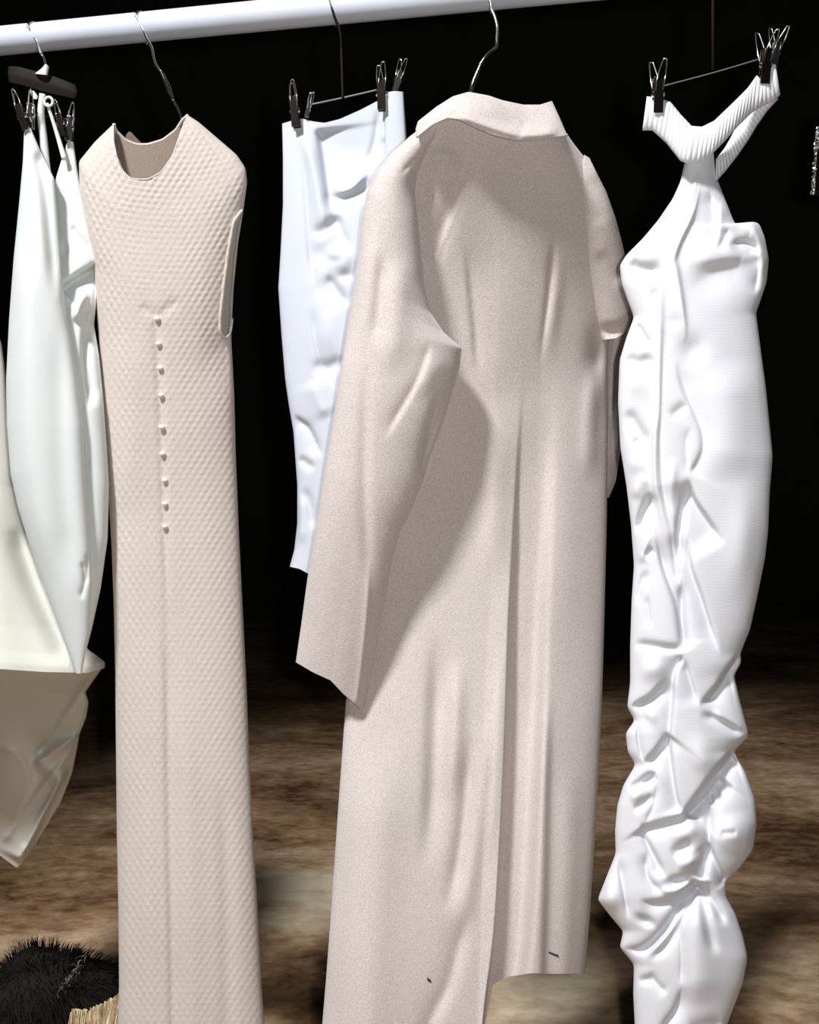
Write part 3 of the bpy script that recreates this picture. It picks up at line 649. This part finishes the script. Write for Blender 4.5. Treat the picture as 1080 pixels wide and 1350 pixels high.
# ================================================================== WHITE TWISTED SKIRT
PS = (1.455, -0.1)
skirt = thing('draped_skirt', 'white draped skirt clipped by its waistband beside the taupe coat', 'skirt', pt(420, 760, PS).tolist())
XL = [(372,163),(373,210),(373,270),(370,330),(367,380),(371,440),(376,500),(381,535),(387,570),(392,640),(392,690),(388,725),(382,747)]
XR = [(532,121),(534,150),(537,190),(545,260),(545,360),(535,480),(505,600),(470,700),(440,770)]
XTB = [(372,163),(385,159),(398,156),(412,160),(428,162),(448,157),(475,145),(500,132),(512,123),(532,121)]
XF = [
 S([(443,287),(434,266),(431,245),(420,170)], -0.014, 2, 26, 0.1, 0.05),
 S([(394,175),(401,217),(407,307),(412,359),(422,398)], -0.005, 3, 3),
 ('r', [(398,165),(412,215),(424,280),(432,330)], 0.008, 8, 8, 0.1, 0.3),
 ('dent', (465, 205), -0.016, 34, 34), ('r', [(500,140),(496,180),(485,220)], -0.005, 4, 4), ('r', [(508,150),(506,190)], 0.004, 4, 4),
 S([(435,257),(464,249),(486,226)], 0.014, 16, 3, 0.2, 0.1), ('dent', (446, 267), -0.012, 11, 8), ('dent', (480, 250), -0.008, 8, 14, 30),
 S([(440,276),(452,305),(466,335)], -0.007, 2, 9), ('r', [(410,312),(432,300),(452,286)], -0.006, 7, 7), ('dent', (421, 335), -0.010, 8, 10),
 ('r', [(436,320),(448,340),(460,362)], 0.008, 12, 10, 0.2, 0.2), ('dent', (442, 343), -0.008, 7, 5), ('dent', (456, 364), -0.009, 7, 5),
 S([(430,360),(445,382),(461,404)], -0.009, 3, 9), ('dent', (430, 440), 0.015, 14, 26), S([(412,400),(413,432),(420,470),(434,500),(440,520)], -0.006, 8, 2),
 ('r', [(408,480),(432,484),(456,472)], -0.006, 7, 8), S([(384,546),(398,556),(410,568),(425,604)], -0.010, 2, 9), ('r', [(392,602),(404,610),(416,620)], -0.006, 4, 6),
 S([(410,500),(420,530),(432,552)], 0.006, 10, 10), ('r', [(400,640),(410,670),(414,700)], -0.005, 5, 5), ('r', [(396,650),(398,720)], 0.004, 6, 6),
]
XF = [(f[0], f[1], f[2] * 0.4, f[3] * 1.3, (f[4] if len(f) > 4 else f[3]) * 1.2, *f[5:]) if f[0] == 'dent' else f for f in XF]
XF = relax(XF, 1.0, 0.95, 1.15)
shell('body', M_SKIRT, skirt, PS, XTB, [(382,747),(395,750),(408,757),(440,770)], XL, XR, 130, 420, [0.008, 0.018, 0.026, 0.026, 0.024, 0.02], XF, sm=2, smt=2)
shell('waistband_end', M_SKIRT, skirt, PS, [(507,122),(520,120),(532,121)], [(508,205),(536,200)], [(507,122),(508,205)], [(532,121),(534,160),(536,200)], 24, 40, 0.006, base=0.016, sm=0, smt=2)
hs = thing('clip_hanger', 'chrome clip hanger with a clear bar holding the draped skirt', 'hanger', pt(450, 140, PS).tolist())
hook(439, [(441,22),(446,34),(449,46),(450,58),(450,67)], hs, (1.455, -0.1), r=0.0018, mat=M_DARKSTEEL)
ptube('stem', [(450,64),(451,95),(452,130)], PS, 0.0, 0.0017, M_BLACK, hs)
ptube('crossbar', [(405,139),(452,129),(500,118)], PS, -0.002, 0.0012, M_CLEAR, hs)
clip(hs, 391, 168, PS, -6, 1.0, 0.012, 0.004); clip(hs, 504, 146, PS, -2, 1.0, 0.022, 0.005); clip(hs, 521, 122, PS, 14, 0.7, 0.016, 0.006, M_CHROME); clip(hs, 404, 155, PS, 14, 0.5, 0.008, 0.004, M_CHROME)

# ================================================================== PALE MINT GARMENT
PM = (1.43, -0.05)
mint = thing('halter_garment', 'pale mint white halter garment with thin straps on a black hanger', 'garment', pt(104, 888, PM).tolist())
shell('front_panel', M_MINT, mint, PM, [(32,168),(36,166),(41,170)], [(100,888),(108,888)],
      [(32,168),(30,215),(25,270),(18,340),(12,420),(8,500),(9,560),(14,625),(24,670),(40,722),(60,780),(84,845),(100,888)],
      [(41,170),(56,205),(72,236),(76,290),(80,345),(85,400),(95,452),(103,505),(110,560),(114,640),(119,720),(121,780),(117,840),(108,888)], 90, 380, [0.004, 0.022, 0.03, 0.034, 0.034, 0.03, 0.02, 0.006],
      [('r', [(48,195),(60,250),(68,330),(74,400)], -0.008, 8, 8, 0.1, 0.3), ('r', [(38,300),(34,450),(40,620),(70,780)], 0.006, 18, 18, 0.2, 0.2), ('r', [(72,400),(78,500),(84,640),(98,780)], -0.006, 12, 16, 0.3, 0.2),
       S([(108,740),(112,765),(106,790)], -0.004, 3, 3), S([(116,730),(114,770)], -0.003, 3, 3)], base=0.03, sm=2)
shell('side_panel', M_MINT, mint, PM, [(89,186),(93,178),(97,188)], [(92,880),(110,872)],
      [(89,186),(82,208),(72,240),(66,320),(70,420),(80,520),(90,650),(95,780),(92,880)],
      [(97,188),(102,222),(108,255),(117,290),(126,325),(131,345),(130,362),(128,392),(124,428),(131,468),(136,520),(141,590),(144,640),(142,710),(133,775),(121,830),(110,872)], 80, 340, [0.004, 0.02, 0.028, 0.03, 0.03, 0.028, 0.01],
      [S([(80,382),(94,370),(108,361),(126,351)], -0.024, 1.5, 22, 0.03, 0.03), ('r', [(98,425),(106,400),(116,386)], 0.014, 6, 5, 0.2, 0.2), S([(118,405),(113,430),(110,460),(112,500),(118,540)], -0.016, 14, 2.0, 0.1, 0.2)[:2] + (-0.016, 14, 2.0, 0.1, 0.2),
       S([(88,200),(86,230),(83,255)], -0.005, 3, 3), S([(94,298),(108,316),(120,330)], -0.004, 3, 4), ('dent', (86, 330), -0.006, 5, 8)], base=-0.004, sm=1)
ptube('strap', [(56,124),(54,150),(57,180),(60,212),(64,240)], PM, [0.01, 0.008, 0.008, 0.01], [0.0042, 0.0052, 0.0055, 0.005], M_MINT, mint)
ptube('strap', [(62,136),(70,160),(78,186),(85,210)], PM, [0.014, 0.01, 0.014], [0.002, 0.0026, 0.0036], M_MINT, mint)
ring = [pt(64 + 5.5 * math.cos(a), 134 + 6 * math.sin(a), PM, 0.017) for a in np.linspace(0, 2 * math.pi, 25)]
tube('strap_ring', ring, 0.0018, M_WPLASTIC, mint, 8, label='small white ring on the strap')
hm = thing('clip_hanger', 'black plastic clip hanger with a white peg on the mint garment', 'hanger', pt(50, 150, PM).tolist())
hook(47, [(50,58),(53,68),(57,76),(60,86)], hm, PM, r=0.0018)
o = shell('hanger_bar', M_BLACK, hm, PM, [(11,87),(25,88),(40,92),(62,97),(100,112)], [(12,108),(30,112),(62,122),(100,130)], [(11,87),(10,98),(12,108)], [(100,112),(103,122),(100,130)], 40, 14, [0.006, 0.009, 0.006], base=0.0, sm=0, smt=2)
shell('peg', M_WPLASTIC, hm, PM, [(55,90),(60,84),(65,88)], [(46,97),(63,99)], [(55,90),(46,97)], [(65,88),(63,99)], 14, 12, 0.006, base=0.010, sm=0, smt=1, label='white plastic peg')
shell('peg', M_WPLASTIC, hm, PM, [(40,121),(44,119),(50,127)], [(43,130),(49,131)], [(40,121),(43,130)], [(50,127),(49,131)], 10, 8, 0.003, base=0.012, sm=0, smt=1)
ptube('crossbar', [(30,152),(60,153),(90,158)], PM, -0.004, 0.0016, M_BLACK, hm)
clip(hm, 35, 172, PM, -18, 0.85, 0.035, 0.004); clip(hm, 40, 170, PM, 2, 0.8, 0.022, 0.005, M_CHROME); clip(hm, 91, 186, PM, 6, 0.8, 0.004, 0.006, M_CHROME); clip(hm, 84, 178, PM, -14, 0.7, 0.012, 0.004)

# ================================================================== CREAM GARMENT with a bubble hem
PB = (1.57, 0.0)
cream = thing('bubble_skirt', 'cream garment with a folded bubble hem behind the mint garment', 'skirt', pt(-60, 1145, PB).tolist())
shell('upper_panel', M_CREAM, cream, PB, [(-190,300),(-120,296),(-60,300)], [(-230,870),(-100,876),(0,882),(60,886),(114,887),(138,881)],
      [(-190,300),(-205,500),(-225,700),(-230,870)], [(-60,300),(-25,385),(2,452),(9,500),(16,570),(22,640),(38,705),(62,765),(92,825),(118,858),(130,866),(139,873),(138,881)], 130, 260, [0.01, 0.03, 0.05, 0.07, 0.085], 
      [('r', [(16,690),(48,780),(90,870)], -0.010, 10, 14, 0.2, 0.1), ('r', [(-20,600),(-10,750),(0,880)], 0.008, 30, 30, 0.3, 0)], base=[0, 0, 0.005, 0.015, 0.03], sm=1, smt=1)
shell('bubble_hem', M_CREAM, cream, PB, [(-230,866),(-100,872),(0,878),(60,882),(114,883),(136,879)], [(-170,1050),(-80,1085),(-30,1110),(0,1128),(22,1144),(27,1141)],
      [(-230,866),(-225,950),(-170,1050)], [(136,879),(124,896),(113,912),(117,926),(114,945),(105,968),(101,990),(95,1020),(80,1058),(55,1100),(27,1141)], 150, 220, [0.085, 0.05, 0.03, 0.022, 0.012],
      [S([(120,892),(98,925),(72,965),(44,1000)], -0.016, 10, 2, 0.05, 0.1)[:2] + (-0.020, 16, 2.5, 0.05, 0.1),
       S([(104,969),(70,988),(42,1012)], 0.040, 16, 2.5, 0.05, 0.2), S([(98,985),(60,1030),(20,1085),(2,1112)], 0.012, 6, 2, 0.05, 0.1),
       S([(96,1006),(72,1045),(45,1100),(26,1138)], 0.045, 3, 12, 0.2, 0.05), ('r', [(76,1030),(50,1075),(30,1120)], -0.008, 5, 5),
       ('dent', (10, 1030), 0.022, 30, 44), S([(0,986),(22,992),(36,1015),(34,1050),(15,1085)], 0.010, 3, 12), ('dent', (50, 985), -0.016, 16, 22, -40)],
      base=[0.026, -0.06, -0.11, -0.145, -0.16], sm=1, smt=1)
hb = thing('wire_hanger', 'wire hanger at the rail end carrying the cream bubble garment', 'hanger', pt(-125, 320, PB).tolist())
hook(-110, [(-108,68),(-104,90),(-108,130),(-120,200),(-125,296)], hb, (1.57, 0.0))
ptube('arm', [(-125,290),(-160,305),(-183,320)], PB, 0.0, 0.0022, M_CHROME, hb); ptube('arm', [(-125,290),(-90,303),(-66,318)], PB, 0.0, 0.0022, M_CHROME, hb)

# ================================================================== SILVER SEQUIN GARMENT at the right edge
PQ = (2.3, -0.2)
seq = thing('sequin_garment', 'silver sequinned garment hanging in the dark beyond the ruched dress', 'garment', pt(1150, 260, PQ).tolist())
shell('body', M_BLACK, seq, PQ, [(1082,150),(1150,140),(1220,150)], [(1071,258),(1150,262),(1225,258)], [(1082,150),(1076,180),(1073,240),(1071,258)], [(1220,150),(1225,200),(1225,258)], 40, 90, [0.01, 0.05, 0.05], (), sm=1)
V = []; Fc = []
rng = np.random.default_rng(3)
for k in range(2600):
    y = rng.uniform(168, 256); x0 = np.interp(y, [150, 180, 240, 300], [1082, 1076, 1072, 1066]); uu = rng.uniform(0, 1) ** 1.3; x = x0 + uu * 140 - 0.5
    s = (x - x0) / 155.0; hh = 0.035 * math.sqrt(max(0, 1 - (2 * min(max(s, 0), 1) - 1) ** 2)) + 0.003
    c = pt(x, y, PQ, hh); nn = np.array([rng.normal(-0.38, .25), -0.9, rng.normal(-0.2, .25)]); nn /= np.linalg.norm(nn)
    e1 = np.cross(nn, [0, 0, 1.0]); e1 /= np.linalg.norm(e1); e2 = np.cross(nn, e1); b0 = len(V)
    for j in range(6): V.append(c + 0.0026 * (math.cos(j * math.pi / 3) * e1 + math.sin(j * math.pi / 3) * e2))
    Fc.append(tuple(b0 + j for j in range(6)))
o = bpy.data.meshes.new('sequins'); o.from_pydata([tuple(p - np.array(seq.location)) for p in V], [], Fc); o.materials.append(M_SEQUIN)
o = bpy.data.objects.new('sequins', o); COL.objects.link(o); o.parent = seq; o['kind'] = 'stuff'
hq = thing('wire_hanger', 'wire hanger holding the silver sequinned garment', 'hanger', pt(1150, 150, PQ).tolist())
ptube('hook', [(1150,146),(1150,60),(1162,30),(1150,8),(1136,20)], PQ, 0.0, 0.002, M_DARKSTEEL, hq)
ptube('arm', [(1150,146),(1110,152),(1090,160)], PQ, 0.0, 0.002, M_DARKSTEEL, hq); ptube('arm', [(1150,146),(1190,152),(1212,160)], PQ, 0.0, 0.002, M_DARKSTEEL, hq)
rq = thing('clothes_rail', 'dark second clothes rail in the shadows behind', 'clothes rail', (pt(1150, 8, PQ) * np.array([1, 1, 0])).tolist())
e0 = pt(1137, 14, PQ); e0 = e0 + np.array([0, 0, -0.002])
dq = np.array([1.0, -0.1, 0]) / math.hypot(1, 0.1)
tube('rail_bar', [e0 - dq * 0.02, e0 + dq * 0.6, e0 + dq * 1.2], 0.012, M_BLACK, rq, 14)
for t in (0.04, 1.18): tube('upright', [e0 + dq * t, np.array([*(e0 + dq * t)[:2], 0.0])], 0.012, M_BLACK, rq, 12)

# ================================================================== DARK SHAGGY BUNDLE on the floor
fb = floor_pt(60, 1420)
fur = thing('shaggy_bag', 'black shaggy bag with tan fringe on the floor behind the knit dress', 'bag', [fb[0], fb[1], 0])
V = []; Fc = []; nr, ns = 24, 36
C = np.array([fb[0], fb[1] + 0.02, 0.105]); RX, RY, RZ = 0.15, 0.10, 0.115
def lump(a, b):
    d = np.array([math.sin(a) * math.cos(b), math.sin(a) * math.sin(b), math.cos(a)])
    k = 1 + 0.10 * math.sin(3 * b + 1) * math.sin(a) + 0.06 * math.cos(5 * a + 2 * b)
    p = C + k * d * np.array([RX, RY, RZ]); p[2] = max(p[2], 0.003); return p, d
for i in range(nr + 1):
    for j in range(ns): V.append(lump(math.pi * i / nr, 2 * math.pi * j / ns)[0])
for i in range(nr):
    for j in range(ns): Fc.append((i * ns + j, (i + 1) * ns + j, (i + 1) * ns + (j + 1) % ns, i * ns + (j + 1) % ns))
mesh_obj('body', V, Fc, M_FUR, fur)
def strands(name, n, sampler, length, wdt, mat):
    V = []; Fc = []
    for _ in range(n):
        p, d, L = sampler(); b0 = len(V); sid = np.cross(d, [0.2, 0.3, 1.0]); sid /= np.linalg.norm(sid) + 1e-9
        cur = rng.normal(0, 0.3, 3)
        for k in range(4):
            t = k / 3; q = p + d * L * t + np.array([0, 0, -1]) * L * 0.45 * t * t + cur * L * 0.3 * t * t
            q[2] = max(q[2], 0.001); wv = wdt * (1 - 0.85 * t); V += [q - sid * wv, q + sid * wv]
        for k in range(3): Fc.append((b0 + 2 * k, b0 + 2 * k + 1, b0 + 2 * k + 3, b0 + 2 * k + 2))
    ob = mesh_obj(name, V, Fc, mat, fur); ob['kind'] = 'stuff'; return ob
def samp_fur():
    p, d = lump(math.acos(rng.uniform(-0.5, 1)), rng.uniform(0, 2 * math.pi)); return p, d, 0.03 * rng.uniform(0.6, 1.3)
strands('fur', 5000, samp_fur, 0.03, 0.0011, M_FUR)
ridge = catmull(np.array([(55,1345),(75,1310),(95,1288),(108,1265),(124,1246)]), 60)
PF = (float(C[1] - 0.06), 0.0)
def samp_tip():
    i = rng.integers(0, 60); p = pt(ridge[i][0] + rng.normal(0, 2.5), ridge[i][1] + rng.normal(0, 2.5), PF)
    return p, np.array([rng.normal(-.3, .5), -0.5, rng.normal(0.5, .4)]), 0.012 * rng.uniform(0.5, 1.2)
strands('fur_tips', 170, samp_tip, 0.012, 0.0006, M_FURTIP)
def samp_fr():
    t = rng.uniform(0, 1); x = 95 + 68 * t; y = np.interp(t, [0, .3, .6, 1], [1330, 1330, 1322, 1306]) + rng.uniform(0, 12)
    return pt(x, y, (PF[0] - 0.05, 0), 0), np.array([rng.normal(-0.1, .15), -0.2, -1.0]), 0.10 * rng.uniform(0.7, 1.2)
strands('fringe', 260, samp_fr, 0.08, 0.0034, M_FRINGE)
